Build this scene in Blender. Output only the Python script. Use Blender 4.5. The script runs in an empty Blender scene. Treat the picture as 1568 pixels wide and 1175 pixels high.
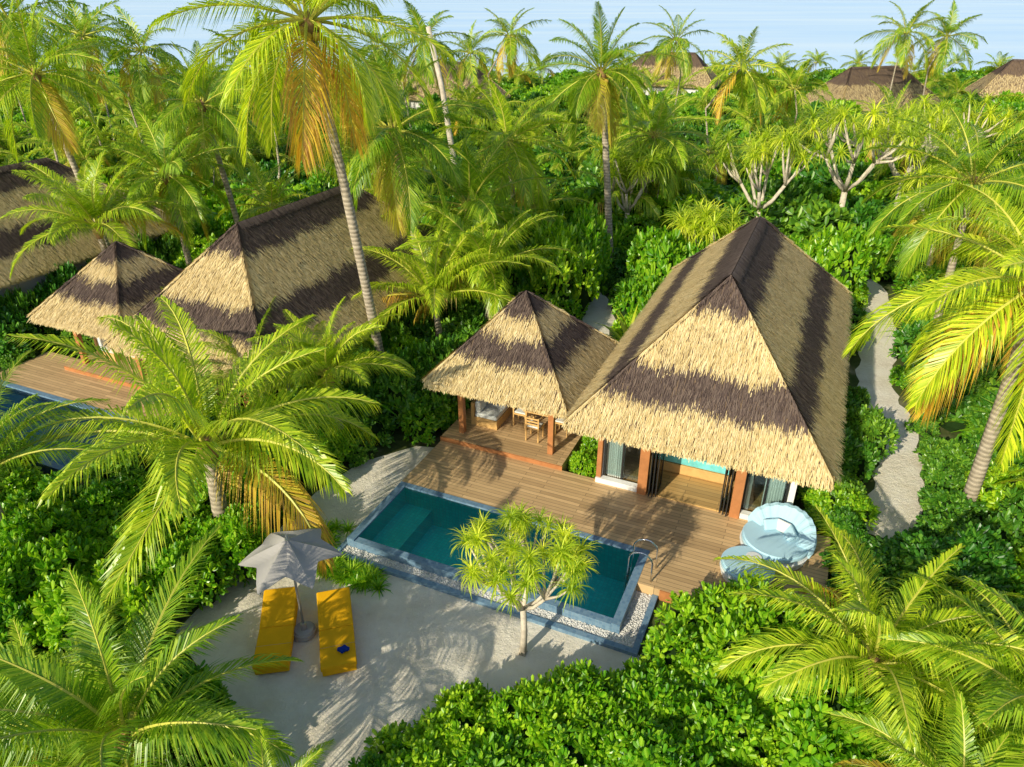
import bpy, bmesh, math, random
import numpy as np
from mathutils import Vector, Matrix
random.seed(7)
R0=np.random.default_rng(11)
rad=math.radians
sc=bpy.context.scene
COL=sc.collection

# ------------------------------------------------------------------ materials
def newmat(name):
    m=bpy.data.materials.new(name); m.use_nodes=True
    nt=m.node_tree; nt.nodes.clear()
    out=nt.nodes.new('ShaderNodeOutputMaterial')
    return m,nt,out
def N(nt,t,**k):
    n=nt.nodes.new(t)
    for a,b in k.items(): setattr(n,a,b)
    return n
def ramp(nt,fac,stops):
    r=N(nt,'ShaderNodeValToRGB'); e=r.color_ramp.elements
    while len(e)<len(stops): e.new(0.5)
    for i,(p,c) in enumerate(stops):
        e[i].position=p; e[i].color=(c[0],c[1],c[2],1)
    nt.links.new(fac,r.inputs[0]); return r.outputs[0]
def noise(nt,scale,detail=4,vec=None,rough=.55):
    n=N(nt,'ShaderNodeTexNoise'); n.inputs['Scale'].default_value=scale
    n.inputs['Detail'].default_value=detail; n.inputs['Roughness'].default_value=rough
    if vec is not None: nt.links.new(vec,n.inputs['Vector'])
    return n.outputs['Fac']
def objco(nt):
    return N(nt,'ShaderNodeTexCoord').outputs['Object']
def mixc(nt,fac,a,b,mode='MIX'):
    m=N(nt,'ShaderNodeMix',data_type='RGBA',blend_type=mode)
    for s,v in ((m.inputs[0],fac),(m.inputs[6],a),(m.inputs[7],b)):
        if isinstance(v,(int,float)): s.default_value=v
        elif isinstance(v,tuple): s.default_value=(v[0],v[1],v[2],1)
        else: nt.links.new(v,s)
    return m.outputs[2]
def bump(nt,h,strength=.3,dist=.02):
    b=N(nt,'ShaderNodeBump'); b.inputs['Strength'].default_value=strength; b.inputs['Distance'].default_value=dist
    nt.links.new(h,b.inputs['Height']); return b.outputs[0]
def princ(nt,out,col,rough=.6,spec=.4,metal=0,nrm=None):
    p=N(nt,'ShaderNodeBsdfPrincipled')
    if isinstance(col,tuple): p.inputs['Base Color'].default_value=(col[0],col[1],col[2],1)
    else: nt.links.new(col,p.inputs['Base Color'])
    p.inputs['Roughness'].default_value=rough
    p.inputs['Specular IOR Level'].default_value=spec
    p.inputs['Metallic'].default_value=metal
    if nrm is not None: nt.links.new(nrm,p.inputs['Normal'])
    if out is not None: nt.links.new(p.outputs[0],out.inputs[0])
    return p
def leafmat(name,c1,c2,c3,trans=.35,rough=.42,spec=.4,tcol=1.4):
    m,nt,out=newmat(name)
    g=N(nt,'ShaderNodeNewGeometry'); oi=N(nt,'ShaderNodeObjectInfo')
    c=ramp(nt,g.outputs['Random Per Island'],[(0,c1),(.55,c2),(1,c3)])
    h=N(nt,'ShaderNodeHueSaturation')
    mr=N(nt,'ShaderNodeMapRange'); mr.inputs[3].default_value=.48; mr.inputs[4].default_value=.52
    nt.links.new(oi.outputs['Random'],mr.inputs[0]); nt.links.new(mr.outputs[0],h.inputs['Hue'])
    mr2=N(nt,'ShaderNodeMapRange'); mr2.inputs[3].default_value=1.25; mr2.inputs[4].default_value=.78
    nt.links.new(oi.outputs['Random'],mr2.inputs[0]); nt.links.new(mr2.outputs[0],h.inputs['Value'])
    nt.links.new(c,h.inputs['Color'])
    p=princ(nt,None,h.outputs[0],rough,spec)
    t=N(nt,'ShaderNodeBsdfTranslucent')
    tc=mixc(nt,1.0,h.outputs[0],(tcol,tcol,tcol*.45),'MULTIPLY')
    nt.links.new(tc,t.inputs[0])
    mx=N(nt,'ShaderNodeMixShader'); mx.inputs[0].default_value=trans
    nt.links.new(p.outputs[0],mx.inputs[1]); nt.links.new(t.outputs[0],mx.inputs[2]); nt.links.new(mx.outputs[0],out.inputs[0])
    return m
def plain(name,col,rough=.6,spec=.4,metal=0,nz=0,ns=8,bmp=0):
    m,nt,out=newmat(name)
    c=col; nrm=None
    if nz or bmp:
        f=noise(nt,ns,5,objco(nt))
        if nz: c=mixc(nt,f,tuple(x*(1-nz) for x in col),tuple(min(1,x*(1+nz)) for x in col))
        if bmp: nrm=bump(nt,f,bmp)
    princ(nt,out,c,rough,spec,metal,nrm)
    return m
M={}
M['palm']=leafmat('palm_leaflet',(.17,.33,.012),(.37,.52,.018),(.62,.70,.05),.42,.34,.5)
M['palm_old']=leafmat('palm_leaflet_old',(.60,.54,.04),(.66,.48,.05),(.44,.27,.07),.35)
M['palm_dark']=leafmat('palm_leaflet_far',(.13,.28,.014),(.30,.45,.02),(.54,.61,.05),.40,.42)
M['rachis']=plain('palm_rachis',(.52,.50,.08),.45)
M['shrub']=leafmat('shrub_leaf',(.09,.29,.008),(.22,.46,.012),(.44,.64,.03),.36,.33,.5)
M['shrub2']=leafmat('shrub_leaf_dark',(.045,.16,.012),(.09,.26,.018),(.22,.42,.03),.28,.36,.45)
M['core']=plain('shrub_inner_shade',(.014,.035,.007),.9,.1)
M['pand']=leafmat('pandanus_leaf',(.28,.42,.015),(.50,.63,.03),(.72,.77,.08),.42)
def barkmat(name,c1,c2,ring=True):
    m,nt,out=newmat(name); co=objco(nt)
    f=noise(nt,6,6,co)
    c=ramp(nt,f,[(.3,c1),(.7,c2)])
    w=N(nt,'ShaderNodeTexWave',wave_type='BANDS',bands_direction='Z'); w.inputs['Scale'].default_value=2.2 if ring else .6
    w.inputs['Distortion'].default_value=2.5; w.inputs['Detail'].default_value=3
    nt.links.new(co,w.inputs['Vector'])
    if ring: c=mixc(nt,mixc(nt,1.0,w.outputs['Color'],(.5,.5,.5),'MULTIPLY'),c,tuple(x*.5 for x in c1))
    nrm=bump(nt,w.outputs['Fac'],.5,.03)
    princ(nt,out,c,.85,.2,0,nrm); return m
M['bark']=barkmat('palm_bark',(.34,.28,.20),(.58,.50,.39))
M['branch']=barkmat('pandanus_bark',(.42,.36,.28),(.68,.60,.48),False)
M['fibre']=plain('palm_fibre',(.34,.20,.09),.9,.1,0,.5,14,.6)
M['coco']=plain('coconut_husk',(.55,.36,.06),.5,.4,0,.3,10)
def thatch(name,c1,c2,c3,var=(.70,.66,.62)):
    m,nt,out=newmat(name); g=N(nt,'ShaderNodeNewGeometry')
    c=ramp(nt,g.outputs['Random Per Island'],[(0,c1),(.5,c2),(1,c3)])
    f=noise(nt,1.1,6,objco(nt),.65)
    c=mixc(nt,f,c,mixc(nt,1.0,c,var,'MULTIPLY'))
    princ(nt,out,c,.8,.2); return m
M['th_l']=thatch('thatch_straw',(.58,.43,.18),(.82,.65,.32),(.94,.79,.46))
M['th_d']=thatch('thatch_dark',(.07,.05,.045),(.14,.10,.085),(.23,.175,.14))
M['th_b']=plain('thatch_base',(.16,.11,.07),.95,.1,0,.4,6)
def wood_planks(name,c1,c2,bw=1.9,rh=.13,rough=.5):
    m,nt,out=newmat(name); co=objco(nt)
    b=N(nt,'ShaderNodeTexBrick'); b.inputs['Scale'].default_value=1
    b.inputs['Brick Width'].default_value=bw; b.inputs['Row Height'].default_value=rh
    b.inputs['Mortar Size'].default_value=.005; b.inputs['Mortar Smooth'].default_value=.2
    b.inputs['Color1'].default_value=(*c1,1); b.inputs['Color2'].default_value=(*c2,1); b.inputs['Mortar'].default_value=(.08,.055,.035,1)
    b.offset=.37; nt.links.new(co,b.inputs['Vector'])
    mp=N(nt,'ShaderNodeMapping'); mp.inputs['Scale'].default_value=(1.2,14,1); nt.links.new(co,mp.inputs[0])
    f=noise(nt,2.5,6,mp.outputs[0])
    f2=noise(nt,.7,4,co)
    c=mixc(nt,f,mixc(nt,1,b.outputs['Color'],(.66,.62,.58),'MULTIPLY'),b.outputs['Color'])
    c=mixc(nt,f2,c,mixc(nt,1,c,(.80,.80,.80),'MULTIPLY'))
    princ(nt,out,c,rough,.35,0,bump(nt,b.outputs['Fac'],-.4,.01)); return m
M['deck']=wood_planks('deck_planks',(.92,.64,.33),(.62,.42,.21))
M['floor']=wood_planks('floor_planks',(.80,.52,.2),(.60,.38,.14),1.5,.16,.35)
M['wood']=plain('brown_timber',(.42,.17,.06),.45,.4,0,.35,5)
M['wood_l']=plain('teak',(.62,.38,.14),.5,.3,0,.3,6)
M['white']=plain('white_plaster',(.74,.73,.69),.8,.2,0,.06,3)
M['curtain']=plain('white_curtain',(.72,.74,.70),.8,.1)
M['black']=plain('black_frame',(.02,.02,.02),.35)
M['chrome']=plain('stainless_steel',(.75,.75,.75),.15,.5,1)
M['yellow']=plain('yellow_cushion',(.82,.42,.006),.75,.2,0,.12,5,.1)
M['grey']=plain('grey_fabric',(.37,.35,.33),.85,.15,0,.10,3)
M['metal']=plain('grey_metal',(.45,.45,.46),.4,.4,.6)
M['conc']=plain('grey_base',(.36,.36,.37),.6,.3,0,.1,6)
M['blue']=plain('light_blue_cushion',(.44,.66,.76),.8,.15,0,.10,3,.15)
M['wicker']=plain('white_wicker',(.75,.75,.72),.6,.3,0,.1,60,.5)
M['turq']=plain('turquoise_bedspread',(.18,.62,.62),.6,.2,0,.5,5)
M['towel']=plain('blue_towel',(.01,.04,.28),.9,.1)
def surfmat(name,tcol,rough,ior,bmp):
    m,nt,out=newmat(name)
    t=N(nt,'ShaderNodeBsdfTransparent'); t.inputs[0].default_value=(*tcol,1)
    g=N(nt,'ShaderNodeBsdfGlossy'); g.inputs['Roughness'].default_value=rough
    fr=N(nt,'ShaderNodeFresnel'); fr.inputs[0].default_value=ior
    if bmp:
        nb=bump(nt,noise(nt,5,4,objco(nt)),bmp,.06); nt.links.new(nb,g.inputs['Normal']); nt.links.new(nb,fr.inputs['Normal'])
    mx=N(nt,'ShaderNodeMixShader'); nt.links.new(fr.outputs[0],mx.inputs[0]); nt.links.new(t.outputs[0],mx.inputs[1]); nt.links.new(g.outputs[0],mx.inputs[2]); nt.links.new(mx.outputs[0],out.inputs[0]); return m
M['glass']=surfmat('window_glass',(.75,.82,.82),.02,1.5,0)
M['water']=surfmat('pool_water',(.60,1.0,.97),.04,1.33,.6)
def tilemat(name,c1,c2,mortar,s=.06,rough=.3):
    m,nt,out=newmat(name); g=N(nt,'ShaderNodeTexCoord')
    co=g.outputs['Object']
    sep=N(nt,'ShaderNodeSeparateXYZ'); nt.links.new(co,sep.inputs[0])
    ad=N(nt,'ShaderNodeMath',operation='ADD'); nt.links.new(sep.outputs[1],ad.inputs[0]); nt.links.new(sep.outputs[2],ad.inputs[1])
    cb=N(nt,'ShaderNodeCombineXYZ'); nt.links.new(sep.outputs[0],cb.inputs[0]); nt.links.new(ad.outputs[0],cb.inputs[1])
    b=N(nt,'ShaderNodeTexBrick'); b.inputs['Scale'].default_value=1; b.offset=0
    b.inputs['Brick Width'].default_value=s; b.inputs['Row Height'].default_value=s; b.inputs['Mortar Size'].default_value=s*.05
    b.inputs['Color1'].default_value=(*c1,1); b.inputs['Color2'].default_value=(*c2,1); b.inputs['Mortar'].default_value=(*mortar,1)
    nt.links.new(cb.outputs[0],b.inputs['Vector'])
    f=noise(nt,1.6,6,co,.65)
    c=mixc(nt,f,b.outputs['Color'],mixc(nt,1,b.outputs['Color'],(.5,.66,.7),'MULTIPLY'))
    princ(nt,out,c,rough,.5); return m
M['pooltile']=tilemat('pool_tile',(.015,.74,.66),(.04,.86,.76),(.05,.6,.56),.1)
M['coping']=tilemat('coping_tile',(.14,.24,.36),(.24,.35,.46),(.26,.34,.42),.08,.4)
def sandmat():
    m,nt,out=newmat('sand'); co=objco(nt)
    f=noise(nt,1.2,8,co,.65); f2=noise(nt,26,4,co,.7)
    c=ramp(nt,f,[(.25,(.72,.63,.49)),(.55,(.86,.79,.66)),(.8,(.92,.87,.76))])
    c=mixc(nt,ramp(nt,f2,[(.62,(0,0,0)),(.72,(.45,.45,.45))]),c,(.40,.31,.19))
    princ(nt,out,c,.95,.1,0,bump(nt,noise(nt,7,8,co,.75),.8,.07)); return m
M['sand']=sandmat()
def groundmat():
    m,nt,out=newmat('ground_litter'); co=objco(nt)
    f=noise(nt,.8,8,co,.7)
    c=ramp(nt,f,[(.35,(.04,.07,.015)),(.55,(.09,.11,.035)),(.78,(.36,.30,.2))])
    princ(nt,out,c,.95,.1,0,bump(nt,f,.5,.1)); return m
M['ground']=groundmat()
def seamat():
    m,nt,out=newmat('sea_water'); co=objco(nt)
    mp=N(nt,'ShaderNodeMapping'); mp.inputs['Scale'].default_value=(.25,1,1); nt.links.new(co,mp.inputs[0])
    f=noise(nt,.012,7,mp.outputs[0],.6); f2=noise(nt,.5,5,mp.outputs[0])
    c=ramp(nt,f,[(.35,(.55,.78,1.0)),(.7,(.78,.92,1.0))])
    princ(nt,out,c,.55,.3,0,bump(nt,f2,.2,.3)); return m
M['sea']=seamat()
M['pebble']=thatch('white_pebble',(.6,.6,.57),(.78,.77,.74),(.88,.87,.85))

# ------------------------------------------------------------------ mesh helpers
def mesh(name,V,F,mats,mi=None,smooth=False):
    me=bpy.data.meshes.new(name)
    me.from_pydata([tuple(v) for v in V],[],F)
    for k in mats: me.materials.append(M[k])
    if mi is not None: me.polygons.foreach_set('material_index',np.asarray(mi,dtype=np.int32))
    if smooth: me.polygons.foreach_set('use_smooth',np.ones(len(F),dtype=bool))
    me.update(); return me
def obj(name,me,parent=None,loc=(0,0,0),rot=(0,0,0),scale=(1,1,1)):
    o=bpy.data.objects.new(name,me); COL.objects.link(o)
    o.location=loc; o.rotation_euler=rot; o.scale=scale if not isinstance(scale,(int,float)) else (scale,)*3
    if parent: o.parent=parent
    return o
def empty(name,loc=(0,0,0),rz=0):
    e=bpy.data.objects.new(name,None); e.empty_display_size=.3; COL.objects.link(e); e.location=loc; e.rotation_euler=(0,0,rz); return e
def bmobj(name,bm,mat,parent=None,smooth=False,**k):
    me=bpy.data.meshes.new(name); bm.to_mesh(me); bm.free(); me.materials.append(M[mat])
    if smooth: me.polygons.foreach_set('use_smooth',np.ones(len(me.polygons),dtype=bool))
    return obj(name,me,parent,**k)
def box(name,x0,x1,y0,y1,z0,z1,mat,parent=None,bev=0,seg=2,**k):
    bm=bmesh.new(); bmesh.ops.create_cube(bm,size=1)
    for v in bm.verts:
        v.co=Vector(((x0+x1)/2+v.co.x*(x1-x0),(y0+y1)/2+v.co.y*(y1-y0),(z0+z1)/2+v.co.z*(z1-z0)))
    if bev: bmesh.ops.bevel(bm,geom=list(bm.edges),offset=bev,segments=seg,affect='EDGES',profile=.6)
    return bmobj(name,bm,mat,parent,**k)
def tube(path,rads,n=8):
    P=[Vector(p) for p in path]; V=[];F=[]
    up=Vector((0.01,1,0.02)).normalized()
    for i,p in enumerate(P):
        t=(P[min(i+1,len(P)-1)]-P[max(i-1,0)]).normalized()
        a=t.cross(up)
        if a.length<.05: a=t.cross(Vector((1,0,0)))
        a.normalize(); b=t.cross(a)
        for k in range(n):
            th=2*math.pi*k/n; q=p+(a*math.cos(th)+b*math.sin(th))*rads[i]; V.append(tuple(q))
    for i in range(len(P)-1):
        for k in range(n):
            k2=(k+1)%n; F.append((i*n+k,i*n+k2,(i+1)*n+k2,(i+1)*n+k))
    F.append(tuple(range(n))[::-1]); F.append(tuple(range((len(P)-1)*n,len(P)*n)))
    return V,F
def tubeobj(name,path,rads,mat,parent=None,n=8,**k):
    if isinstance(rads,(int,float)): rads=[rads]*len(path)
    V,F=tube(path,rads,n); return obj(name,mesh(name,V,F,[mat],smooth=True),parent,**k)
def cyl(name,c,r0,r1,z0,z1,mat,parent=None,n=32,bev=0):
    bm=bmesh.new(); bmesh.ops.create_cone(bm,cap_ends=True,segments=n,radius1=r0,radius2=r1,depth=z1-z0,matrix=Matrix.Translation((c[0],c[1],(z0+z1)/2)))
    if bev:
        es=[e for e in bm.edges if abs(e.verts[0].co.z-e.verts[1].co.z)<1e-5]
        bmesh.ops.bevel(bm,geom=es,offset=bev,segments=3,affect='EDGES')
    return bmobj(name,bm,mat,parent)
def nrm(a): return a/np.maximum(np.linalg.norm(a,axis=-1,keepdims=True),1e-9)

# ------------------------------------------------------------------ palms
def crown(seed,nf,L,hi,lo,bend,n,ll,lw,mats,oldfrac=.12,ns=12):
    r=np.random.default_rng(seed); V=[];F=[];MI=[];off=0
    for k in range(nf):
        q=k/(nf-1)
        az=k*2.39996+r.normal(0,.16)
        th0=rad(hi+(lo-hi)*q**.85+r.normal(0,5)); bd=rad(bend*(.75+.5*q)*r.uniform(.8,1.2)); Lf=L*r.uniform(.82,1.1)*(.8+.2*min(1,q*4))
        s=np.linspace(0,1,ns); th=th0-bd*s**1.25
        th=np.maximum(th,rad(-80))
        A=np.array([math.cos(az),math.sin(az),0.]); Z=np.array([0,0,1.]); S=np.array([-math.sin(az),math.cos(az),0.])
        twist=r.normal(0,.3)
        T=np.outer(np.cos(th),A)+np.outer(np.sin(th),Z); T=T+np.outer(s**2*r.normal(0,.22),S); T=nrm(T)
        P=np.vstack([[0,0,0],np.cumsum((T[1:]+T[:-1])*.5*(Lf/(ns-1)),axis=0)])+A*.08
        si=np.linspace(.13,.995,n)
        def ip(arr): return np.stack([np.interp(si,s,arr[:,j]) for j in range(3)],1)
        p=ip(P); t=nrm(ip(T))
        side=nrm(S-(t@S)[:,None]*t); up=np.cross(t,side)
        up=np.where(up[:,2:3]<0,-up,up)
        c,sn=math.cos(twist),math.sin(twist)
        side2=side*c+up*sn; up2=up*c-side*sn
        old=(q>1-oldfrac)
        dr=r.uniform(.35,.7)+(.3 if old else 0)
        for sg in (-1,1):
            a=np.radians(28+38*si+r.normal(0,4,n))
            d=nrm(sg*side2*np.cos(a)[:,None]+t*np.sin(a)[:,None]+up2*(.24+r.normal(0,.08,n))[:,None])
            l=(ll*(.40+.60*np.sin(math.pi*np.clip(si,0,1)**.75)**.8)*(1-.45*si**4)*r.uniform(.82,1.1,n))[:,None]
            w=nrm(t-(np.sum(t*d,1))[:,None]*d)*lw/2
            mid=p+d*l*.5; mid[:,2]-=l[:,0]*dr*.15
            tip=p+d*l*.93; tip[:,2]-=l[:,0]*dr*r.uniform(.8,1.2,n)
            vs=np.stack([p-w*.6,p+w*.6,mid-w,mid+w,tip],1).reshape(-1,3)
            V.append(vs)
            for i in range(n):
                o=off+i*5; F.append((o,o+1,o+3,o+2)); F.append((o+2,o+3,o+4)); MI+= [1 if old else 0]*2
            off+=n*5
        rr=np.linspace(.042,.008,ns)
        sd=nrm(S-(T@S)[:,None]*T); u2=np.cross(T,sd)
        ring=np.stack([P+sd*rr[:,None],P+u2*rr[:,None],P-sd*rr[:,None],P-u2*rr[:,None]],1).reshape(-1,3)
        V.append(ring)
        for i in range(ns-1):
            for j in range(4):
                j2=(j+1)%4; F.append((off+i*4+j,off+i*4+j2,off+i*4+4+j2,off+i*4+4+j)); MI.append(2)
        off+=ns*4
    return mesh('palm_crown',np.vstack(V),F,mats,MI)
PM=['palm','palm_old','rachis']; PD=['palm_dark','palm_old','rachis']
mature=[crown(20+i,25,3.7,82,-40,56,90,.98,.030,PM,.07) for i in range(3)]
young=[crown(40+i,20,3.7,87,18,66,96,.92,.028,PM,.02) for i in range(3)]
farc=[crown(60+i,18,3.4,80,-40,60,34,.95,.065,PD,.08,8) for i in range(4)]
fary=[crown(70+i,13,3.4,84,5,70,34,.95,.065,PD,.02,8) for i in range(3)]
_s=bmesh.new()
for i in range(9):
    a=i*2.4; bmesh.ops.create_icosphere(_s,subdivisions=2,radius=.12,matrix=Matrix.Translation((.26*math.cos(a),.26*math.sin(a),-.12-.13*(i%3))))
nuts=bpy.data.meshes.new('coconuts'); _s.to_mesh(nuts); _s.free(); nuts.materials.append(M['coco'])
def palm(base,top,kind='m',size=1.,name='coconut_palm',r=.14,nut=False,bow=.5):
    e=empty(name,(base[0],base[1],0)); rn=random.Random(int(base[0]*97+base[1]*31))
    b=Vector((0,0,-.1)); t=Vector((top[0]-base[0],top[1]-base[1],top[2]))
    hd=Vector((t.x,t.y,0)); c=b.lerp(t,.45)-hd*.25*bow
    n=14; path=[];rd=[]
    for i in range(n+1):
        s=i/n; path.append(b*(1-s)**2+c*2*s*(1-s)+t*s*s)
        rd.append(r*(1.55 if i==0 else 1.15-.42*s)*(1+.03*rn.uniform(-1,1)))
    tubeobj('trunk',path,rd,'bark',e,10)
    tubeobj('crown_shaft',[t-Vector((0,0,.45)),t-Vector((0,0,.15)),t+Vector((0,0,.2))],[r*.8,r*1.5,r*.6],'fibre',e,10)
    me=rn.choice(mature if kind=='m' else young)
    obj('fronds',me,e,t,(rn.uniform(-.12,.12),rn.uniform(-.12,.12),rn.uniform(0,6.28)),size)
    if nut: obj('coconuts',nuts,e,t,(0,0,0),1)
    return e
grove=empty('palm_grove')
_tr=[]
for i in range(3):
    V,F=tube([(0,0,0),(.25*(i-1),.1,.35),(.35*(i-1),.12,.7),(0,0,1)],[.017,.013,.011,.010],7)
    _tr.append((V,F))
def farpalm(x,y,h,size=1.,kind='m'):
    rn=random.Random(int(x*131+y*17)); V,F=rn.choice(_tr); 
    V=[(v[0]*min(h,6)*.9,v[1]*min(h,6)*.9,v[2]*h) for v in V]
    a=rn.uniform(0,6.28)
    obj('palm_trunk',mesh('palm_trunk',V,F,['bark'],smooth=True),grove,(x,y,0),(0,0,a))
    s=size*rn.uniform(.85,1.1)
    obj('palm_fronds',rn.choice(farc if kind=='m' else fary),grove,(x,y,h),(rn.uniform(-.15,.15),rn.uniform(-.15,.15),a),s)

# ------------------------------------------------------------------ shrubs
def shrub(seed,nros,nl,ll,mats):
    r=np.random.default_rng(seed)
    nlb=8; C=np.stack([r.uniform(-.55,.55,nlb),r.uniform(-.55,.55,nlb),r.uniform(.2,.62,nlb)],1); C[0]=(0,0,.55); Rr=r.uniform(.3,.48,nlb)
    li=r.integers(0,nlb,nros*3); D=nrm(r.normal(0,1,(nros*3,3))); D[:,2]=np.where(D[:,2]<-.25,-D[:,2],D[:,2])
    P=C[li]+D*Rr[li][:,None]*r.uniform(.86,1.2,(nros*3,1))
    dist=np.linalg.norm(P[:,None,:]-C[None],axis=2)/Rr[None]
    ok=(dist.min(1)>.8)&(P[:,2]>.08); P=P[ok][:nros]; D=D[ok][:nros]; n=len(P)
    ax=nrm(D+np.array([0,0,.55]))
    p=np.repeat(P,nl,0); a=np.repeat(ax,nl,0); m=n*nl
    rv=r.normal(0,1,(m,3)); u=nrm(rv-np.sum(rv*a,1)[:,None]*a)
    ph=np.radians(r.uniform(28,82,m))[:,None]
    d=nrm(a*np.cos(ph)+u*np.sin(ph)); w=nrm(np.cross(a,u)); nn=np.cross(w,d)
    l=(ll*r.uniform(.7,1.2,m))[:,None]; hw=l*.24
    b0=p+a*r.uniform(-.03,.05,(m,1))
    vs=np.stack([b0,b0+d*l*.45+w*hw*.75+nn*hw*.25,b0+d*l*.85+w*hw*.8+nn*hw*.2,b0+d*l*1.02,b0+d*l*.85-w*hw*.8+nn*hw*.2,b0+d*l*.45-w*hw*.75+nn*hw*.25],1).reshape(-1,3)
    F=[];
    for i in range(m):
        o=i*6; F.append((o,o+1,o+2,o+3)); F.append((o,o+3,o+4,o+5))
    MI=[0]*len(F); off=len(vs); V=[vs]
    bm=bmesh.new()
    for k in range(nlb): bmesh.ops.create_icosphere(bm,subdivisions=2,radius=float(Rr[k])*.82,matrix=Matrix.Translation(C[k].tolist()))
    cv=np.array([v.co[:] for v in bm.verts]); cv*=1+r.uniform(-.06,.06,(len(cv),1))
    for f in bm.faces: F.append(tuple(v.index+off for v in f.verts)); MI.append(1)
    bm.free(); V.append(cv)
    return mesh('shrub',np.vstack(V),F,mats,MI)
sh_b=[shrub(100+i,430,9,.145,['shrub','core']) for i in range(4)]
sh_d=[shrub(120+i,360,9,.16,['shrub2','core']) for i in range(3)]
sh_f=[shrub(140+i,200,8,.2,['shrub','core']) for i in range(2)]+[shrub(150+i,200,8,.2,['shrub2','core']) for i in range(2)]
def strap(seed,n,l0,w,hi,lo,droop,mats=['pand']):
    r=np.random.default_rng(seed); V=[];F=[];off=0
    for k in range(n):
        az=k*2.4+r.normal(0,.2); q=k/n; th=rad(hi+(lo-hi)*q+r.normal(0,6)); l=l0*r.uniform(.75,1.15)
        A=np.array([math.cos(az),math.sin(az),0.]); S=np.array([-math.sin(az),math.cos(az),0.]); pos=A*.02; seg=5
        for i in range(seg):
            wd=w*(1,1.05,.9,.6,.08)[i]/2
            V+= [pos-S*wd,pos+S*wd]
            if i<seg-1: F.append((off+i*2,off+i*2+1,off+i*2+3,off+i*2+2))
            t=A*math.cos(th)+np.array([0,0,1])*math.sin(th); pos=pos+t*l/(seg-1); th-=rad(droop*r.uniform(.8,1.2))
        off+=seg*2
    return mesh('strap_leaves',V,F,mats)
straps=[strap(i,50,.78,.042,82,-25,25) for i in range(3)]
straps_up=[strap(10+i,30,.8,.06,86,30,16) for i in range(2)]
straps_g=[strap(20+i,34,.85,.07,86,20,20,['shrub']) for i in range(2)]
def pandanus(name,x,y,h,cr,seed,ntip=14,size=1.,lean=(0,0),fk=.42,lo=.82):
    e=empty(name,(x,y,0)); rn=random.Random(seed)
    fork=Vector((lean[0]*.5,lean[1]*.5,h*fk)); r=.07*h/3.4
    tubeobj('trunk',[Vector((0,0,-.1)),Vector((lean[0]*.2+.03,lean[1]*.2,h*fk*.5)),fork],[r*1.3,r,r*.95],'branch',e,8)
    for i in range(4):
        a=i*1.57+.4; tubeobj('prop_root',[Vector((0,0,h*.09)),Vector((.12*math.cos(a),.12*math.sin(a),-.05))],[r*.35,r*.25],'branch',e,5)
    nb=6
    for i in range(nb):
        a=i*6.283/nb+rn.uniform(-.3,.3)
        m=fork+Vector((math.cos(a)*cr*.42,math.sin(a)*cr*.42,h*rn.uniform(.16,.27)))
        k=fork.lerp(m,.5)+Vector((0,0,-h*.03))
        tubeobj('limb',[fork,k,m],[r*.75,r*.6,r*.5],'branch',e,6)
        for j in range(max(2,round(ntip/nb))):
            a2=a+rn.uniform(-.6,.6); rr=cr*math.sqrt(rn.uniform(.03,.85))
            tp=Vector((fork.x+math.cos(a2)*rr,fork.y+math.sin(a2)*rr,h*rn.uniform(lo,.98)-rr*rr/cr*.13*h/2))
            k=m.lerp(tp,.5)+Vector((0,0,-h*.02))
            tubeobj('branch',[m,k,tp],[r*.5,r*.38,r*.3],'branch',e,6)
            obj('leaf_rosette',rn.choice(straps),e,tp,(rn.uniform(-.3,.3),rn.uniform(-.3,.3),rn.uniform(0,6)),size*rn.uniform(.8,1.15))
    return e

# ------------------------------------------------------------------ villa frame
L=Vector((-4.34,13.93,0)); RZ=rad(-23.8); CA,SA=math.cos(RZ),math.sin(RZ)
def W(a,b): return (L.x+a*CA-b*SA, L.y+a*SA+b*CA)
def LOC(x,y):
    dx,dy=x-L.x,y-L.y; return (dx*CA+dy*SA,-dx*SA+dy*CA)

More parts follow.
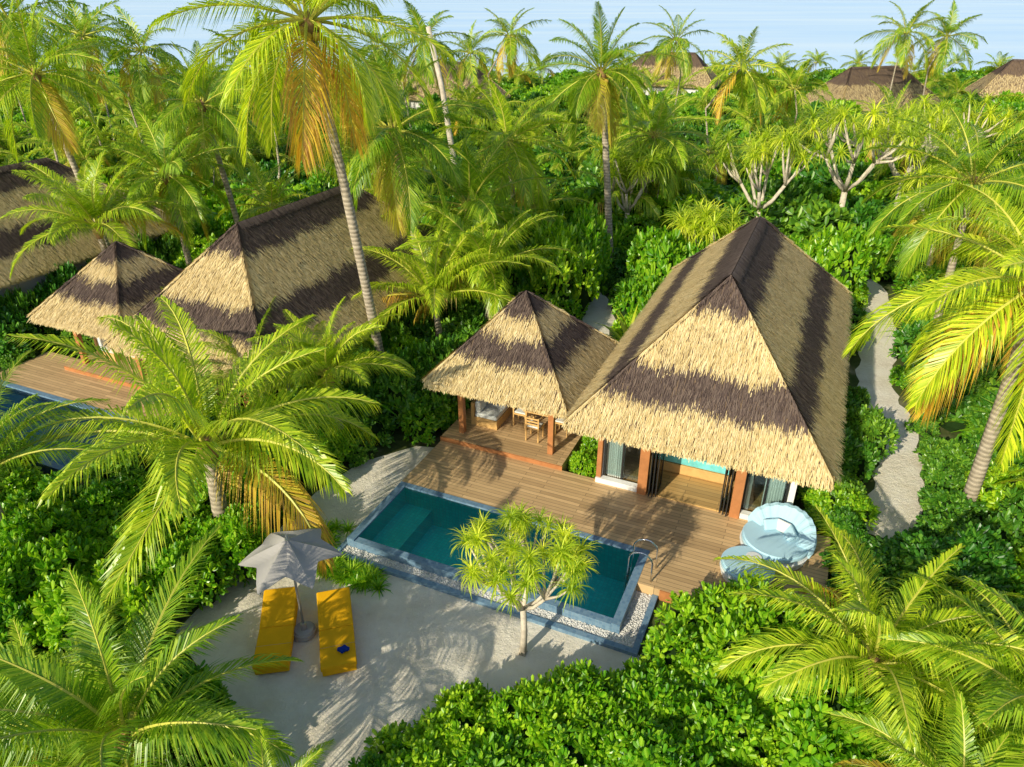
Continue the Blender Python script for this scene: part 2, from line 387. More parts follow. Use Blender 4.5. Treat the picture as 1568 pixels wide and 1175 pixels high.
def thatchroof(x0,x1,y0,y1,r0,r1,ze,zr,bands,dens,seed):
    r=np.random.default_rng(seed); xc=(x0+x1)/2
    ridge0=np.array([xc,r0,zr]); ridge1=np.array([xc,r1,zr])
    c=[np.array([x0,y0,ze]),np.array([x1,y0,ze]),np.array([x1,y1,ze]),np.array([x0,y1,ze])]
    slopes=[(c[0],c[1],ridge0,ridge0),(c[1],c[2],ridge0,ridge1),(c[2],c[3],ridge1,ridge1),(c[3],c[0],ridge1,ridge0)]
    V=[];F=[];MI=[];off=0
    def add(root,dirs,nn,length,wid,lift0,lift1,dark):
        nonlocal off
        n=len(root); w=nrm(np.cross(dirs,nn))*wid[:,None]/2
        a=root+nn*lift0[:,None]; b=root+dirs*length[:,None]+nn*lift1[:,None]
        vs=np.stack([a-w,a+w,b+w*.5,b-w*.5],1).reshape(-1,3); V.append(vs)
        F.extend([(off+i*4,off+i*4+1,off+i*4+2,off+i*4+3) for i in range(n)])
        MI.extend(dark.tolist()); off+=n*4
    def isdark(z):
        f=(zr-z)/(zr-ze); d=np.zeros(len(z),int)
        for a,b in bands: d|=((f>a)&(f<b)).astype(int)
        return d
    for (p0,p1,q0,q1) in slopes:
        wb=np.linalg.norm(p1-p0); wt=np.linalg.norm(q1-q0); ed=(p1-p0)/wb
        mb=(p0+p1)/2; top=q0+ed*np.dot(mb-q0,ed); down=nrm(mb-top) ; nn=nrm(np.cross(ed,-down)); 
        if nn[2]<0: nn=-nn
        sl=np.linalg.norm(mb-top); area=(wb+wt)/2*sl; n=int(area*dens)
        u=r.uniform(0,1,n*3); keep=r.uniform(0,1,n*3)<((1-u)*wb+u*wt)/max(wb,wt); u=u[keep][:n]; n=len(u); s=r.uniform(0,1,n)
        row=.16/sl; u=np.floor(u/row)*row+row*r.uniform(0,.95,n); u=np.clip(u,0,1.0)
        root=(p0[None]*(1-s)[:,None]+p1[None]*s[:,None])*(1-u)[:,None]+(q0[None]*(1-s)[:,None]+q1[None]*s[:,None])*u[:,None]
        ln=r.uniform(.2,.36,n); dj=nrm(down[None]+ed[None]*r.normal(0,.09,n)[:,None])
        e_=root@ed
        zt=root[:,2]+r.normal(0,.06,n)+.04*np.sin(e_*3+seed)+.03*np.sin(e_*7.3)
        add(root,dj,np.repeat(nn[None],n,0),ln,r.uniform(.012,.028,n),np.full(n,.0),r.uniform(.02,.065,n),isdark(zt))
        n=int(wb*420); s=r.uniform(-.005,1.005,n); dep=r.uniform(0,1,n)
        root=p0[None]*(1-s)[:,None]+p1[None]*s[:,None]-down[None]*(.12)+np.array([0,0,-1])*(dep*.24)[:,None]
        dj=nrm(down[None]*.8+np.array([0,0,-.75])[None]+ed[None]*r.normal(0,.12,n)[:,None])
        add(root,dj,np.repeat(nn[None],n,0),r.uniform(.18,.34,n)*(1-.3*dep),r.uniform(.012,.028,n),np.zeros(n),r.uniform(0,.04,n),np.zeros(n,int))
    def cap(a,b,n,lenr,hip):
        s=r.uniform(0,1,n); root=a[None]*(1-s)[:,None]+b[None]*s[:,None]
        t=nrm(b-a); hn=nrm(np.cross(t,np.array([0,0,1.])))
        sg=np.where(r.uniform(0,1,n)<.5,-1,1)[:,None]
        if hip: d=nrm(hn[None]*sg*.45+t[None]*1.+r.normal(0,.12,(n,3))+np.array([0,0,-.06])[None])
        else: d=nrm(hn[None]*sg*.9+np.array([0,0,-.75])[None]+t[None]*r.normal(0,.2,n)[:,None])
        add(root+np.array([0,0,.03]),d,nrm(np.repeat(np.array([[0,0,1.]]),n,0)+hn*sg*.6),r.uniform(*lenr,n),r.uniform(.015,.03,n),np.full(n,.02),r.uniform(.01,.04,n),isdark(root[:,2]+r.normal(0,.05,n)))
    for k,q in ((0,ridge0),(1,ridge0),(2,ridge1),(3,ridge1)): cap(q,c[k],int(np.linalg.norm(q-c[k])*220),(.14,.26),True)
    if r1>r0+.1: cap(ridge0,ridge1,int((r1-r0)*400),(.2,.34),False)
    i0=[np.array([x0+.12,y0+.12,ze-.30]),np.array([x1-.12,y0+.12,ze-.30]),np.array([x1-.12,y1-.12,ze-.30]),np.array([x0+.12,y1-.12,ze-.30])]
    u0=ridge0-np.array([0,0,.5]); u1=ridge1-np.array([0,0,.5])
    sv=c+[ridge0,ridge1]+i0+[u0,u1]
    V.append(np.array(sv)); o=off
    if r1>r0+.1: fs=[(0,1,4),(1,2,5,4),(2,3,5),(3,0,4,5),(6,10,7),(7,10,11,8),(8,11,9),(9,11,10,6)]
    else: fs=[(0,1,4),(1,2,4),(2,3,4),(3,0,4),(6,10,7),(7,10,8),(8,10,9),(9,10,6)]
    fs+=[(0,6,7,1),(1,7,8,2),(2,8,9,3),(3,9,6,0)]
    for f in fs: F.append(tuple(o+i for i in f)); MI.append(2)
    return mesh('thatched_roof',np.vstack(V),F,['th_l','th_d','th_b'],MI)
BV=[(-.1,.20),(.55,.77)]
BP=[(-.1,.20),(.42,.68)]
roof_v=thatchroof(4.45,10.9,4.15,17.0,7.3,13.3,2.75,6.12,BV,560,1)
roof_p=thatchroof(-.15,4.2,4.85,9.5,7.2,7.2,2.65,4.85,BP,620,2)
roof_f=thatchroof(4.45,10.9,4.15,17.0,7.3,13.3,2.75,6.12,[(-.1,.42)],140,3)

def curtain(name,x0,x1,y,z0,z1,par):
    n=40;V=[];F=[]
    for i in range(n+1):
        x=x0+(x1-x0)*i/n; yy=y+.05*math.sin(i*1.3)
        V+= [(x,yy,z0),(x,yy,z1)]
        if i: F.append((2*i-2,2*i,2*i+1,2*i-1))
    obj(name,mesh(name,V,F,['curtain'],smooth=True),par)
def villa(ox,oy,detail=True,rz=None,at=None,far=False):
    p=W(ox,oy) if at is None else at
    e=empty('thatched_villa',(p[0],p[1],0),RZ if rz is None else rz)
    obj('thatched_roof',roof_f if far else roof_v,e)
    box('floor',5.0,10.3,5.2,16.2,0,.34,'floor',e)
    box('wall_left',5.05,5.2,5.35,16.1,.34,2.9,'white',e)
    box('wall_right',10.1,10.25,5.35,16.1,.34,2.9,'white',e)
    box('wall_back',5.2,10.1,15.95,16.1,.34,2.9,'white',e)
    box('door_header',5.2,10.1,5.36,5.5,2.35,2.9,'wood',e)
    if detail:
        box('sill_left',5.05,6.26,5.15,5.349,.30,.46,'white',e,.01)
        box('sill_right',9.04,10.25,5.15,5.349,.30,.46,'white',e,.01)
        for i,x in enumerate((6.4,8.9)): box('column_%d'%(i+1),x-.13,x+.13,5.10,5.352,.3,2.75,'wood',e,.012)
        box('column_3',5.05,5.19,5.2,5.345,.46,2.75,'wood',e,.012)
        for nm,a,b in (('glass_left',5.24,6.25),('glass_right',9.05,10.05)):
            box(nm,a,b,5.40,5.415,.5,2.34,'glass',e)
            for xx in (a,(a+b)/2,b): box('window_mullion',xx-.025,xx+.025,5.36,5.398,.36,2.345,'black',e)
        curtain('curtain_left',5.28,5.75,5.52,.36,2.34,e); curtain('curtain_right',9.5,10.0,5.52,.36,2.34,e)
        curtain('curtain_inner',9.05,9.2,5.55,.36,2.34,e)
        for i in range(3):
            for sx,x in ((-1,8.70-.09*i),(1,6.62+.09*i)):
                d=empty('folding_door',(x,5.0+.04*i,.35),0); d.parent=e
                for nm,a in (('stile_a',(-.015,.015,0,.05,0,2.1)),('stile_b',(-.015,.015,.6,.65,0,2.1)),('rail_a',(-.015,.015,.052,.598,0,.08)),('rail_b',(-.015,.015,.052,.598,2.0,2.08))):
                    box(nm,*a,'black',d)
                box('pane',-.004,.004,.052,.598,.082,1.998,'glass',d)
        bd=empty('bed',(7.6,7.55,.34)); bd.parent=e
        box('bed_base',-1.0,1.0,-1.1,1.1,0,.3,'wood_l',bd,.02)
        box('mattress',-.95,.95,-1.05,1.05,.302,.55,'curtain',bd,.06,3)
        box('runner',-.98,.98,-1.08,-.1,.31,.57,'turq',bd,.05,3)
        for sx in (-.45,.45): box('pillow',sx-.35,sx+.35,.55,1.0,.56,.74,'curtain',bd,.08,3)
        box('headboard',-1.1,1.1,1.15,1.25,0,1.2,'wood',bd,.02)
    else:
        for x in (5.15,6.4,8.9,10.15): box('column',x-.13,x+.13,5.10,5.345,.3,2.75,'wood',e)
        box('glass_front',5.24,10.05,5.40,5.415,.4,2.34,'glass',e)
    return e
def chair(par,x,y,a,mat='wood_l'):
    c=empty('chair',(x,y,.452),a); c.parent=par
    for sx in (-.2,.2):
        for sy in (-.2,.2): box('leg',sx-.02,sx+.02,sy-.02,sy+.02,0,.42 if sy<0 else .85,mat,c)
    box('seat',-.24,.24,-.24,.179,.422,.47,mat,c,.01)
    box('cushion',-.21,.21,-.21,.17,.471,.52,'curtain',c,.02)
    for z in (.58,.68,.78): box('back_slat',-.178,.178,.19,.21,z,z+.05,mat,c)
def pavilion(ox,oy):
    p=W(ox,oy); e=empty('thatched_pavilion',(p[0],p[1],0),RZ)
    obj('thatched_roof',roof_p,e)
    box('platform',0,3.98,5.32,9.3,.0,.45,'deck',e)
    box('platform_edge',-.02,4.0,5.28,5.318,.28,.44,'wood',e)
    for i,(x,y) in enumerate(((.5,5.8),(3.45,5.8),(.5,8.8),(3.45,8.8))): box('post_%d'%i,x-.085,x+.085,y-.085,y+.085,.45,2.5,'wood',e,.01)
    for a in ((.35,3.6,5.72,5.88),(.35,3.6,8.72,8.88)): box('beam',*a,2.502,2.64,'wood',e)
    tb=empty('dining_table',(2.7,7.0,.452)); tb.parent=e
    box('table_top',-.5,.5,-.4,.4,.702,.74,'wood_l',tb,.01)
    for sx in (-.42,.42):
        for sy in (-.32,.32): box('table_leg',sx-.03,sx+.03,sy-.03,sy+.03,0,.7,'wood_l',tb)
    chair(e,2.7,6.35,math.pi); chair(e,3.4,7.0,-1.57); chair(e,2.0,7.0,1.57); chair(e,2.7,7.7,0)
    s=empty('sofa',(1.05,7.2,.452)); s.parent=e
    box('sofa_base',-.4,.4,-.9,.9,0,.3,'wood_l',s,.01); box('sofa_cushion',-.38,.38,-.88,.88,.302,.45,'curtain',s,.05,3)
    box('sofa_back',-.5,-.402,-.9,.9,0,.8,'wood_l',s,.01)
    for k in (-.6,0,.6): box('pillow',-.38,-.2,k-.26,k+.26,.46,.85,'curtain',s,.06,3)
def deck(ox,oy):
    p=W(ox,oy); e=empty('wooden_deck',(p[0],p[1],0),RZ)
    box('deck_back',0,7.2,2.955,5.30,.0,.30,'deck',e); box('deck_side',7.201,11.3,1.75,5.30,.0,.299,'deck',e)
    box('fascia',7.74,11.32,1.72,1.748,.0,.295,'wood',e)
villa(0,0); pavilion(0,0); deck(0,0)
villa(-15,-1.4); pavilion(-15,-1.4); villa(-30,-2.8); pavilion(-30,-2.8)
p2=W(-17,-.6); e2_=empty('wooden_deck',(p2[0],p2[1],0),RZ)
box('deck_back',0,8.2,3.0,5.3,0,.30,'deck',e2_); 
pl=empty('swimming_pool',(p2[0],p2[1],0),RZ)
box('pool_floor',.2,8.0,.2,2.8,.0,.05,'coping',pl); box('wall_a',0,8.2,2.8,2.99,0,.31,'coping',pl); box('wall_b',0,8.2,0,.199,0,.31,'coping',pl)
box('wall_c',0,.199,.2,2.8,0,.31,'coping',pl); box('wall_d',8.001,8.2,.2,2.8,0,.31,'coping',pl)
obj('water',mesh('water',[(.2,.2,.25),(8,.2,.25),(8,2.8,.25),(.2,2.8,.25)],[(0,1,2,3)],['water']),pl)
FV=((36,78,-1.25),(58,86,-1.9),(20,98,1.2),(-7,84,1.1),(88,100,0))
for (x,y,a) in FV:
    villa(0,0,False,a,(x-7.6*math.cos(a)+10*math.sin(a),y-7.6*math.sin(a)-10*math.cos(a)),True)

# ------------------------------------------------------------------ main pool
pool=empty('swimming_pool',(L.x,L.y,0),RZ)
X0,X1,Y0,Y1=.22,7.0,.50,2.78
dz=-.80
# basin: left side floor is a shallow entry step (single stepped sheet, no overlapping faces)
S_=1.05; zs=-.28
V=[(X0,Y0,.26),(X0,Y1,.26),(X0,Y0,zs),(X0,Y1,zs),(S_,Y0,zs),(S_,Y1,zs),(S_,Y0,dz),(S_,Y1,dz),(X1,Y0,dz),(X1,Y1,dz),(X1,Y0,.26),(X1,Y1,.26),(S_,Y0,.26),(S_,Y1,.26)]
F=[(0,2,3,1),(2,4,5,3),(4,6,7,5),(6,8,9,7),(8,10,11,9),(0,12,4,2),(12,10,8,6),(1,3,5,13),(13,7,9,11)]
obj('basin',mesh('basin',V,F,['pooltile']),pool)
box('wall_left',0,X0-.001,.3,2.953,-.05,.31,'coping',pool,.006); box('wall_right',X1+.001,7.2,.3,2.953,-.05,.31,'coping',pool,.006)
box('wall_front',X0,X1,.3,Y0-.001,-.05,.27,'coping',pool,.006); box('wall_back',X0,X1,Y1+.001,2.953,-.05,.31,'coping',pool,.006)
box('kerb_front',-.15,7.72,-.12,.02,-.05,.10,'coping',pool,.006); box('kerb_right',7.58,7.72,.021,1.745,-.05,.10,'coping',pool,.006)
box('kerb_left',-.15,-.02,.021,.6,-.05,.10,'coping',pool,.006)
obj('water',mesh('water',[(X0,Y0,.262),(X1,Y0,.262),(X1,Y1,.262),(X0,Y1,.262)],[(0,1,2,3)],['water']),pool)
bm=bmesh.new(); bmesh.ops.create_icosphere(bm,subdivisions=1,radius=1); iv=np.array([v.co[:] for v in bm.verts]); iff=[tuple(v.index for v in f.verts) for f in bm.faces]; bm.free()
V=[];F=[]
for i in range(4200):
    if R0.random()<.8: x=R0.uniform(-.02,7.58);y=R0.uniform(.03,.3)
    else: x=R0.uniform(7.2,7.57);y=R0.uniform(.03,1.74)
    s=R0.uniform(.012,.026); V.append(iv*np.array([s*1.3,s,s*.7])+np.array([x,y,.05+R0.uniform(0,.015)])); F+= [tuple(k+i*12 for k in f) for f in iff]
obj('pebbles',mesh('pebbles',np.vstack(V),F,['pebble'],smooth=True),pool)
box('pebble_bed',-.02,7.58,.021,.299,0,.045,'pebble',pool); box('pebble_bed_side',7.201,7.579,.3,1.745,0,.045,'pebble',pool)
lad=empty('pool_ladder',(*W(7.06,2.15),.31),RZ+rad(90))
for sx in (-.25,.25):
    path=[(sx,-.42,0),(sx,-.42,.3)]+[(sx,-.42+.29*(1-math.cos(a)),.5+.28*math.sin(a)) for a in np.linspace(.2,math.pi-.2,9)]+[(sx,.16,.2),(sx,.18,-.3),(sx,.18,-1.0)]
    tubeobj('rail',path,.022,'chrome',lad,8)
for z in (-.2,-.45,-.7): box('tread',-.23,.23,.14,.22,z,z+.03,'chrome',lad)

# ------------------------------------------------------------------ ground, sand, sea
hole=[W(.1,.4),W(7.1,.4),W(7.1,2.85),W(.1,2.85)]
V=[(-340,-80,0),(340,-80,0),(340,126,0),(-340,126,0)]+[(x,y,0) for x,y in hole]
obj('ground',mesh('ground',V,[(0,1,5,4),(1,2,6,5),(2,3,7,6),(3,0,4,7)],['ground']))
obj('sea',mesh('sea',[(-9000,-3000,-1.2),(9000,-3000,-1.2),(9000,15000,-1.2),(-9000,15000,-1.2)],[(0,1,2,3)],['sea']))
def polysheet(name,pts,z,mat):
    bm=bmesh.new(); vs=[bm.verts.new((x,y,z)) for x,y in pts]; f=bm.faces.new(vs); bmesh.ops.triangulate(bm,faces=[f])
    bmesh.ops.recalc_face_normals(bm,faces=bm.faces)
    return bmobj(name,bm,mat)
sandpoly=[W(0,5.3),W(-.0,.3),W(0,.0),W(7.7,0.0),(3.1,10.1),(1.6,9.2),(-1.2,8.8),(-2.4,8.0),(-3.0,6.6),(-4.7,6.8),(-5.0,9.0),(-6.3,10.1),(-7.5,11.4),(-6.9,13.2),(-6.3,14.6),(-5.6,16.5),(-4.6,18.0),(-3.0,18.9)]
polysheet('sand_clearing',sandpoly,.004,'sand')
def pathsheet(name,pts,w,z=.004):
    V=[];F=[];P=[Vector((x,y)) for x,y in pts]; Q=[]
    for i in range(len(P)-1):
        for k in range(6):
            t=k/6; p0=P[max(i-1,0)];p1=P[i];p2=P[i+1];p3=P[min(i+2,len(P)-1)]
            Q.append(.5*((2*p1)+(p2-p0)*t+(2*p0-5*p1+4*p2-p3)*t*t+(3*p1-p0-3*p2+p3)*t**3))
    Q.append(P[-1])
    for i,q in enumerate(Q):
        d=(Q[min(i+1,len(Q)-1)]-Q[max(i-1,0)]).normalized(); n=Vector((-d.y,d.x)); ww=w*(1+.15*math.sin(i*1.7))
        V+= [(*(q-n*ww/2),z),(*(q+n*ww/2),z)]
        if i: F.append((2*i-2,2*i-1,2*i+1,2*i))
    obj(name,mesh(name,V,F,['sand'])); return Q
path1=pathsheet('sand_path',[(9.8,14.5),(10.9,16.4),(11.9,18.3),(12.7,20.6),(13.1,22.6),(14.3,25.2),(16.0,28.8),(17.3,33),(17,40)],1.25)
path2=pathsheet('sand_path',[(.5,22.3),(2.2,24.4),(3.3,27),(3.9,30),(3.2,34)],1.3)
path3=pathsheet('sand_path',[(12.7,20.9),(11.6,22.6),(11.5,24)],.8,.008)

# ------------------------------------------------------------------ vegetation scatter
rects=[(-.2,8.0,-.4,5.4),(7.6,11.5,1.4,5.4),(-.2,4.2,5.2,9.5),(4.7,10.5,5.0,16.3)]
allr=list(rects)
for ox,oy in ((-15,-1.4),(-30,-2.8)):
    allr+=[(4.9+ox,10.3+ox,5.1+oy,16.1+oy),(-.1+ox,4.0+ox,5.2+oy,9.4+oy)]
allr.append((-17.2,-8.6,-.8,4.8))
def rdist(x,y):
    a,b=LOC(x,y); d=99
    for x0,x1,y0,y1 in allr:
        dx=max(x0-a,0,a-x1); dy=max(y0-b,0,b-y1); d=min(d,math.hypot(dx,dy))
    return d
def pdist(x,y,poly):
    ins=False;d=99;n=len(poly)
    for i in range(n):
        x1,y1=poly[i];x2,y2=poly[(i+1)%n]
        if (y1>y)!=(y2>y) and x<(x2-x1)*(y-y1)/(y2-y1)+x1: ins=not ins
        dx,dy=x2-x1,y2-y1;t=max(0,min(1,((x-x1)*dx+(y-y1)*dy)/(dx*dx+dy*dy+1e-9)))
        d=min(d,math.hypot(x-x1-t*dx,y-y1-t*dy))
    return -d if ins else d
def pathd(x,y):
    return min(min((q.x-x)**2+(q.y-y)**2 for q in Q) for Q in (path1,path2,path3))**.5-.6
shr=empty('tropical_shrubbery')
rn=random.Random(5); cnt=0
def put(x,y,s,h,pool_=None):
    global cnt; cnt+=1
    me=rn.choice(pool_)
    obj('shrub_clump',me,shr,(x,y,-.05),(rn.uniform(-.08,.08),rn.uniform(-.08,.08),rn.uniform(0,6.28)),(s,s*rn.uniform(.9,1.1),h))
y=4.5
while y<38:
    sp=1.2 if y<20 else 1.75
    xm=.72*y+3.5
    x=-xm
    while x<xm:
        px=x+rn.uniform(-.4,.4)*sp; py=y+rn.uniform(-.4,.4)*sp
        d=min(rdist(px,py),pdist(px,py,sandpoly),pathd(px,py))
        if d>.22:
            s=min(rn.uniform(.85,1.3)*(1 if y<20 else 1.3),.30+d*.95); 
            h=s*rn.uniform(.75,1.5)
            if py<9 and abs(px)<4: h=min(h,1.2)
            dark = (px<-1 and 16<py<30 and rn.random()<.7) or (px>5 and 9.5<py<22 and rn.random()<.6) or (py>16 and rn.random()<.3)  # darker leaf clumps toward the right foreground paint its shade into the colour
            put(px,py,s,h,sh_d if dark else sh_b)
        x+=sp
    y+=sp*.9
y=38
while y<124:
    sp=3.0+(y-38)*.022; xm=.72*y+5; x=-xm
    while x<xm:
        px=x+rn.uniform(-.45,.45)*sp; py=y+rn.uniform(-.45,.45)*sp
        if (pathd(px,py)>.8 or py>42) and not any((px-a)**2+(py-b)**2<36 for a,b,_ in FV):
            s=rn.uniform(1.9,2.9); put(px,py,s,rn.uniform(1.6,3.2) if py<85 else rn.uniform(1.3,2.4),sh_f)
        x+=sp
    y+=sp*.9
for (x,y,s,h) in ((4.4,10.7,1.1,1.7),(5.3,10.3,1.2,1.9),(3.4,9.7,1.1,1.5),(4.6,9.2,1.3,1.8),(6.2,9.9,1.2,1.7),(2.4,8.9,1.1,1.4),(3.5,8.2,1.2,1.6),(5.6,8.6,1.3,1.8),
    (-2.4,7.2,.85,1.1),(-1.7,7.9,.9,1.2),(-.9,8.3,.95,1.3),(-.1,8.6,.95,1.3),(.7,8.7,1.0,1.4),(1.5,9.0,1.0,1.4),(-.5,7.5,1.1,1.3),(.9,7.8,1.1,1.35),(2.2,7.9,1.1,1.4),(-1.6,7.0,1.0,1.1),(2.9,7.2,1.1,1.5),
    (-6.6,13.7,1.0,1.6),(-7.4,12.4,1.1,1.6),(-8.6,11.6,1.2,1.6),(-7.0,15.6,1.1,1.8),(-3.6,20.2,1.2,2.3),(-2.6,20.9,1.2,2.5),(-4.8,20.0,1.2,2.2)):
    put(x,y,s,h,sh_d if y>15 else sh_b)
for (x,y,s,h) in ((2.0,29,1.5,3.6),(3.2,31,1.6,4.0),(.6,30,1.6,4.0),(7,30,1.8,3.2),(8.5,31,1.8,3.0),(10,32,1.8,3.3),(14.5,31,1.8,3.2),(5.6,27,1.4,2.2),(20,24,2,3.2),(18,20,1.6,2.6)):
    put(x,y,s,h,sh_b)
for ox,oy in ((-15,-1.4),(-30,-2.8)):
    for k in range(9):
        for a in (11.1,4.3):
            if a<5 and k<3: continue
            X_,Y_=W(a+ox+rn.uniform(-.2,.2),5.2+oy+k*1.3); put(X_,Y_,.95,rn.uniform(2.0,2.5),sh_d)
for k in range(3): X_,Y_=W(4.55,5.75+k*.9); put(X_,Y_,.5,.9,sh_b)
bed=empty('spider_lily_bed')
for i in range(60):
    a,b=rn.uniform(-.1,1.6),rn.uniform(-.75,-.3)
    if i%3==0: a,b=rn.uniform(-1.1,-.3),rn.uniform(-.9,1.2)
    x,y=W(a,b); obj('lily_clump',rn.choice(straps_g),bed,(x,y,0),(0,0,rn.uniform(0,6)),rn.uniform(.35,.55))
bed2=empty('strap_leaf_plants')
for i in range(120):
    x=rn.uniform(-22,26);y=rn.uniform(16,45)
    if min(rdist(x,y),pathd(x,y))>.6: obj('strap_clump',rn.choice(straps_up+straps_g),bed2,(x,y,rn.uniform(.3,1.2)),(0,0,rn.uniform(0,6)),rn.uniform(1.2,2.4))

palm((-4.45,22.4),(-5.35,21.0,11.9),'m',1.15,r=.16,nut=True,bow=.3)
palm((4.9,34),(3.9,34,9.5),'m',.92,r=.17,nut=True)
palm((12.4,15.6),(11.7,15.0,6.9),'m',1.08,r=.17,nut=True)
palm((6.7,9.4),(6.6,9.1,1.7),'y',.90)
palm((8.8,7.6),(8.6,7.6,2.2),'y',.85)
palm((6.9,6.4),(6.7,6.4,1.7),'y',.58)
palm((-7.4,14.4),(-7.3,14.4,3.0),'y',1.28,r=.2)
palm((-6.3,7.2),(-6.1,7.3,2.2),'y',.9)
palm((-8.0,7.6),(-7.9,7.6,1.6),'y',.66)
palm((-3.8,6.2),(-3.6,6.2,1.7),'y',.42)
palm((-12.0,13.2),(-11.9,13.2,3.0),'y',.85)
palm((-5.2,18.6),(-5.3,18.2,2.9),'y',.76)
palm((-17.5,30.6),(-18.4,30,9.8),'m',1.)
palm((-12.3,32.5),(-13.4,33,8.3),'m',.9)
palm((-3.4,27.6),(-4.3,27,8.2),'m',1.)
palm((-1.6,28.4),(-1.7,28,5.2),'m',1.0)
palm((-2.6,24.4),(-2.8,24,2.9),'y',1.0)
palm((-.9,25.8),(-.9,25.6,3.4),'y',1.0)
palm((.4,33),(-.2,33,6.8),'m',1.)
palm((7,39),(7.4,39,6.0),'m',1.)
palm((16.5,25.6),(15.9,25,6.8),'m',1.05)
palm((19,27),(19,27,4.5),'y',1.1)
palm((13.9,12),(13.8,12,2.2),'y',.9)
palm((-14,30),(-14.2,30,6.0),'m',.9)
palm((-16,27.5),(-16,27.2,4.6),'y',1.)
palm((-11.2,24.5),(-11.2,24.5,1.8),'y',.7)
palm((-7.6,19.2),(-7.6,19.1,2.4),'y',.7)
tk=empty('bare_palm_trunk',(-3.1,42,0)); tubeobj('trunk',[(0,0,0),(-.2,0,4),(-.7,0,8),(-1.3,0,11)],[.2,.17,.15,.13],'branch',tk,9)
for (x,y,h) in ((-27,50,10.2),(-22.5,48,9.5),(-14.8,45,8.7),(-6.1,55,9.7),(-.2,65,9.5),(-3.7,70,7.9),(13.4,65,9.2),(14.7,50,8.4),(34.6,70,9.5),(41,75,9),(-25,40,11.5),(8,45,5.3),(-36,56,9),(-32,60,9.5),(-18,60,8.5),(-10,50,7),(22,60,6.0),(26,52,5),(30,42,7),(26,34,6),(-12,70,8.4)):
    farpalm(x,y,h,1.1)
n=0
while n<185:
    y=rn.uniform(30,120); x=rn.uniform(-.76*y-4,.76*y+4)
    if min(rdist(x,y),pathd(x,y))<2.2: continue
    if any((x-a)**2+(y-b)**2<70 or (abs(x/y-a/b)<.07 and 0<b-y<26) for a,b,_ in FV[:2]): continue
    n+=1; farpalm(x,y,rn.uniform(1.8,4.2) if y<55 else (rn.uniform(2.2,4.8) if y<80 else rn.uniform(1.8,3.6)),rn.uniform(.8,1.05),'y' if rn.random()<.6 else 'm')

pandanus('pandanus_tree',.23,10.83,3.3,1.40,3,44,.56,fk=.40,lo=.84)
for i,(x,y,h,c) in enumerate(((12.5,36,7.0,2.6),(17.5,38,8,3.2),(22,41,7.5,3),(8.6,31.5,4.0,1.6),(27,46,7.5,3),(6,37,6,2),(-8,38,6,2.4),(20,33,6,2.5))):
    pandanus('pandanus_tree',x,y,h,c,50+i,24,1.3)

# ------------------------------------------------------------------ umbrella
u=empty('patio_umbrella',(-4.60,11.37,0),.15)
nA=72;nr=8;V=[(0,0,2.70)];F=[];R=1.06
for j in range(1,nr+1):
    for i in range(nA):
        th=2*math.pi*i/nA; c=abs(((th/(math.pi/3))%1)-.5)*2; k=c**1.5
        rim=R*(.66+.34*k); q=j/nr; r_=rim*q
        z=2.70-.36*q**.85-.18*q*q*k-.06*math.sin(math.pi*q)*(1-k)
        V.append((r_*math.cos(th),r_*math.sin(th),z))
for i in range(nA):
    i2=(i+1)%nA; F.append((0,1+i,1+i2))
    for j in range(nr-1):
        a=1+j*nA; F.append((a+i,a+nA+i,a+nA+i2,a+i2))
cn=obj('canopy',mesh('canopy',V,F,['grey'],smooth=False),u)
sm=cn.modifiers.new('th','SOLIDIFY'); sm.thickness=.012
tubeobj('pole',[(0,0,.05),(0,0,2.68)],.028,'metal',u,10); cyl('finial',(0,0),.05,.02,2.70,2.82,'metal',u,12)
cyl('base',(0,0),.27,.24,.005,.16,'conc',u,36,.03); cyl('base_collar',(0,0),.07,.06,.16,.34,'metal',u,16)
for i in range(6):
    th=i*math.pi/3; tubeobj('rib',[(0,0,2.64),(.5*math.cos(th),.5*math.sin(th),2.42),(1.02*math.cos(th),1.02*math.sin(th),2.11)],.012,'metal',u,6)
    tubeobj('strut',[(0,0,2.1),(.5*math.cos(th),.5*math.sin(th),2.40)],.01,'metal',u,6)
def sunbed(x,y,a,towel):
    s=empty('sunbed',(x,y,.006),a)
    box('frame',-.35,.35,-1.0,1.0,.05,.2,'yellow',s,.02)
    for sx in (-.28,.28):
        for sy in (-.9,.9): box('foot',sx-.04,sx+.04,sy-.04,sy+.04,0,.05,'black',s)
    box('seat_cushion',-.37,.37,-1.02,.02,.203,.33,'yellow',s,.035,3)
    b=empty('back',(0,.035,.22),0); b.parent=s; b.rotation_euler=(rad(11),0,0)
    box('back_cushion',-.37,.37,0,1.0,0,.12,'yellow',b,.035,3)
    box('seam',-.372,.372,-.50,-.49,.25,.334,'wood_l',s)
    if towel:
        bm=bmesh.new(); bmesh.ops.create_icosphere(bm,subdivisions=3,radius=.1)
        for v in bm.verts: v.co=Vector((v.co.x*1.3+.12,v.co.y*.9-.66+.02*math.sin(v.co.x*60),v.co.z*.5+.37+.01*math.sin(v.co.y*70)))
        bmobj('rolled_towel',bm,'towel',s,True)
sunbed(-3.84,11.22,rad(15),True); sunbed(-5.15,11.25,rad(9),False)
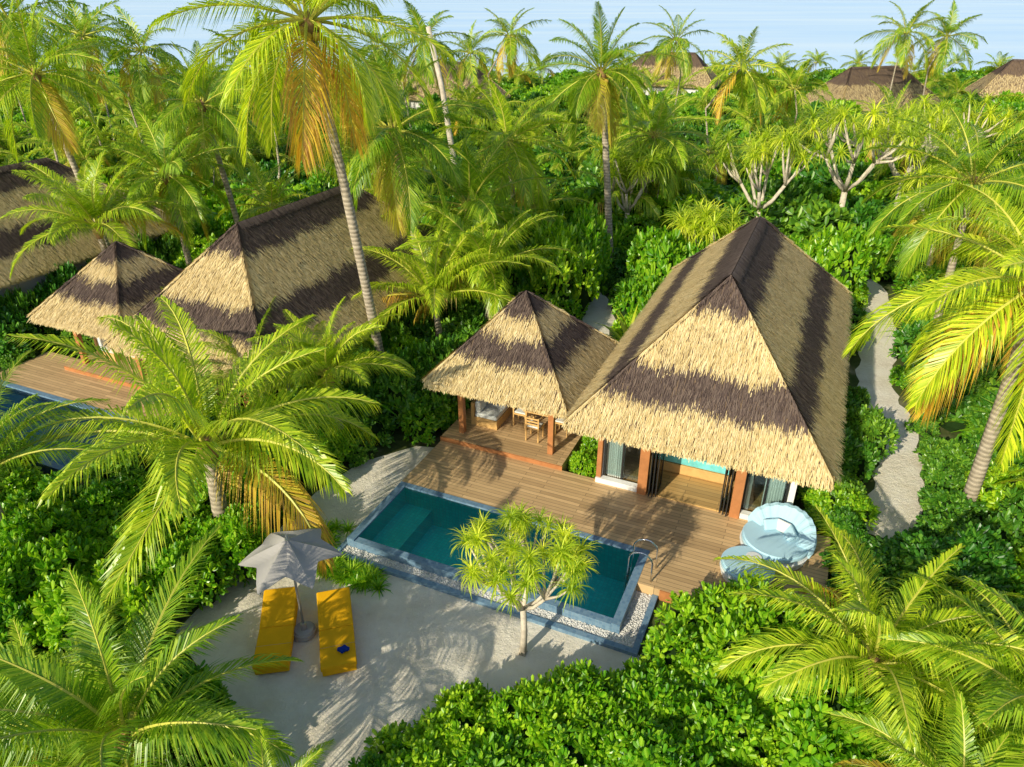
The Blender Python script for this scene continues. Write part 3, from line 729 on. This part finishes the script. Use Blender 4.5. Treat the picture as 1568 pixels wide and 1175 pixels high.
# round daybed with folded canopy, plus round ottoman in front of it
px,py=W(10.0,4.2); d=empty('round_daybed',(px,py,.305),RZ)
cyl('base',(0,0),.78,.84,0,.26,'wicker',d,48,.03); cyl('mattress',(0,0),.80,.80,.262,.44,'blue',d,48,.05)
V=[];F=[];n=40
for i in range(n+1):
    t_=i/n; a=rad(-15)+rad(160)*t_; hh=.42*math.sin(math.pi*t_)**.6+(.025 if i%4<2 else 0)
    for (r_,z) in ((.85,.2),(.92,.42+hh*.6),(.88,.46+hh),(.76,.46+hh),(.52,.45+hh*.35),(.46,.42)): V.append((r_*math.cos(a),r_*math.sin(a),z))
    if i:
        o=(i-1)*6
        for k in range(5): F.append((o+k,o+6+k,o+7+k,o+k+1))
F+= [(0,1,2,3,4,5),tuple(n*6+k for k in (5,4,3,2,1,0))]
obj('folded_canopy_back',mesh('folded_canopy_back',V,F,['blue']),d)
for a in (20,70,120):
    b=empty('cushion_holder',(.30*math.cos(rad(a)),.30*math.sin(rad(a)),.56),rad(a-90)); b.parent=d; b.rotation_euler[0]=rad(-40)
    box('cushion',-.2,.2,-.06,.06,-.12,.16,'curtain' if a==70 else 'blue',b,.05,3)
px,py=W(9.5,3.05); d=empty('round_ottoman',(px,py,.305),RZ)
cyl('base',(0,0),.58,.64,0,.24,'wicker',d,48,.03); cyl('cushion',(0,0),.62,.62,.242,.40,'blue',d,48,.05)
cyl('tray',(.1,.2),.19,.19,.402,.43,'wicker',d,32,.008)

# ------------------------------------------------------------------ light / world / camera
az=Vector((-.62,-.78,0)).normalized(); el=rad(26)
sd=Vector((az.x*math.cos(el),az.y*math.cos(el),math.sin(el)))
sl=bpy.data.lights.new('sun','SUN'); sl.energy=5.0; sl.angle=rad(.5); sl.color=(1,.92,.72)
so=bpy.data.objects.new('sun',sl); COL.objects.link(so); so.rotation_euler=(sd).to_track_quat('Z','Y').to_euler(); so.location=(0,0,60)
w=bpy.data.worlds.new('World'); sc.world=w; w.use_nodes=True; nt=w.node_tree
bg=nt.nodes.get('Background') or nt.nodes.new('ShaderNodeBackground')
st=nt.nodes.new('ShaderNodeTexSky'); st.sky_type='NISHITA'; st.sun_disc=False; st.sun_elevation=el; st.sun_rotation=math.atan2(az.x,az.y)%(2*math.pi)
nt.links.new(st.outputs[0],bg.inputs[0]); bg.inputs[1].default_value=.15
cd=bpy.data.cameras.new('camera'); cd.sensor_width=36; cd.lens=25.23; cd.clip_end=20000
co=bpy.data.objects.new('camera',cd); COL.objects.link(co); co.location=(0,0,12.5); co.rotation_euler=(rad(61.5),0,0); sc.camera=co
sc.view_settings.view_transform='Standard'; sc.view_settings.look='None'; sc.view_settings.exposure=0
print('shrubs',cnt,'objs',len(bpy.data.objects))
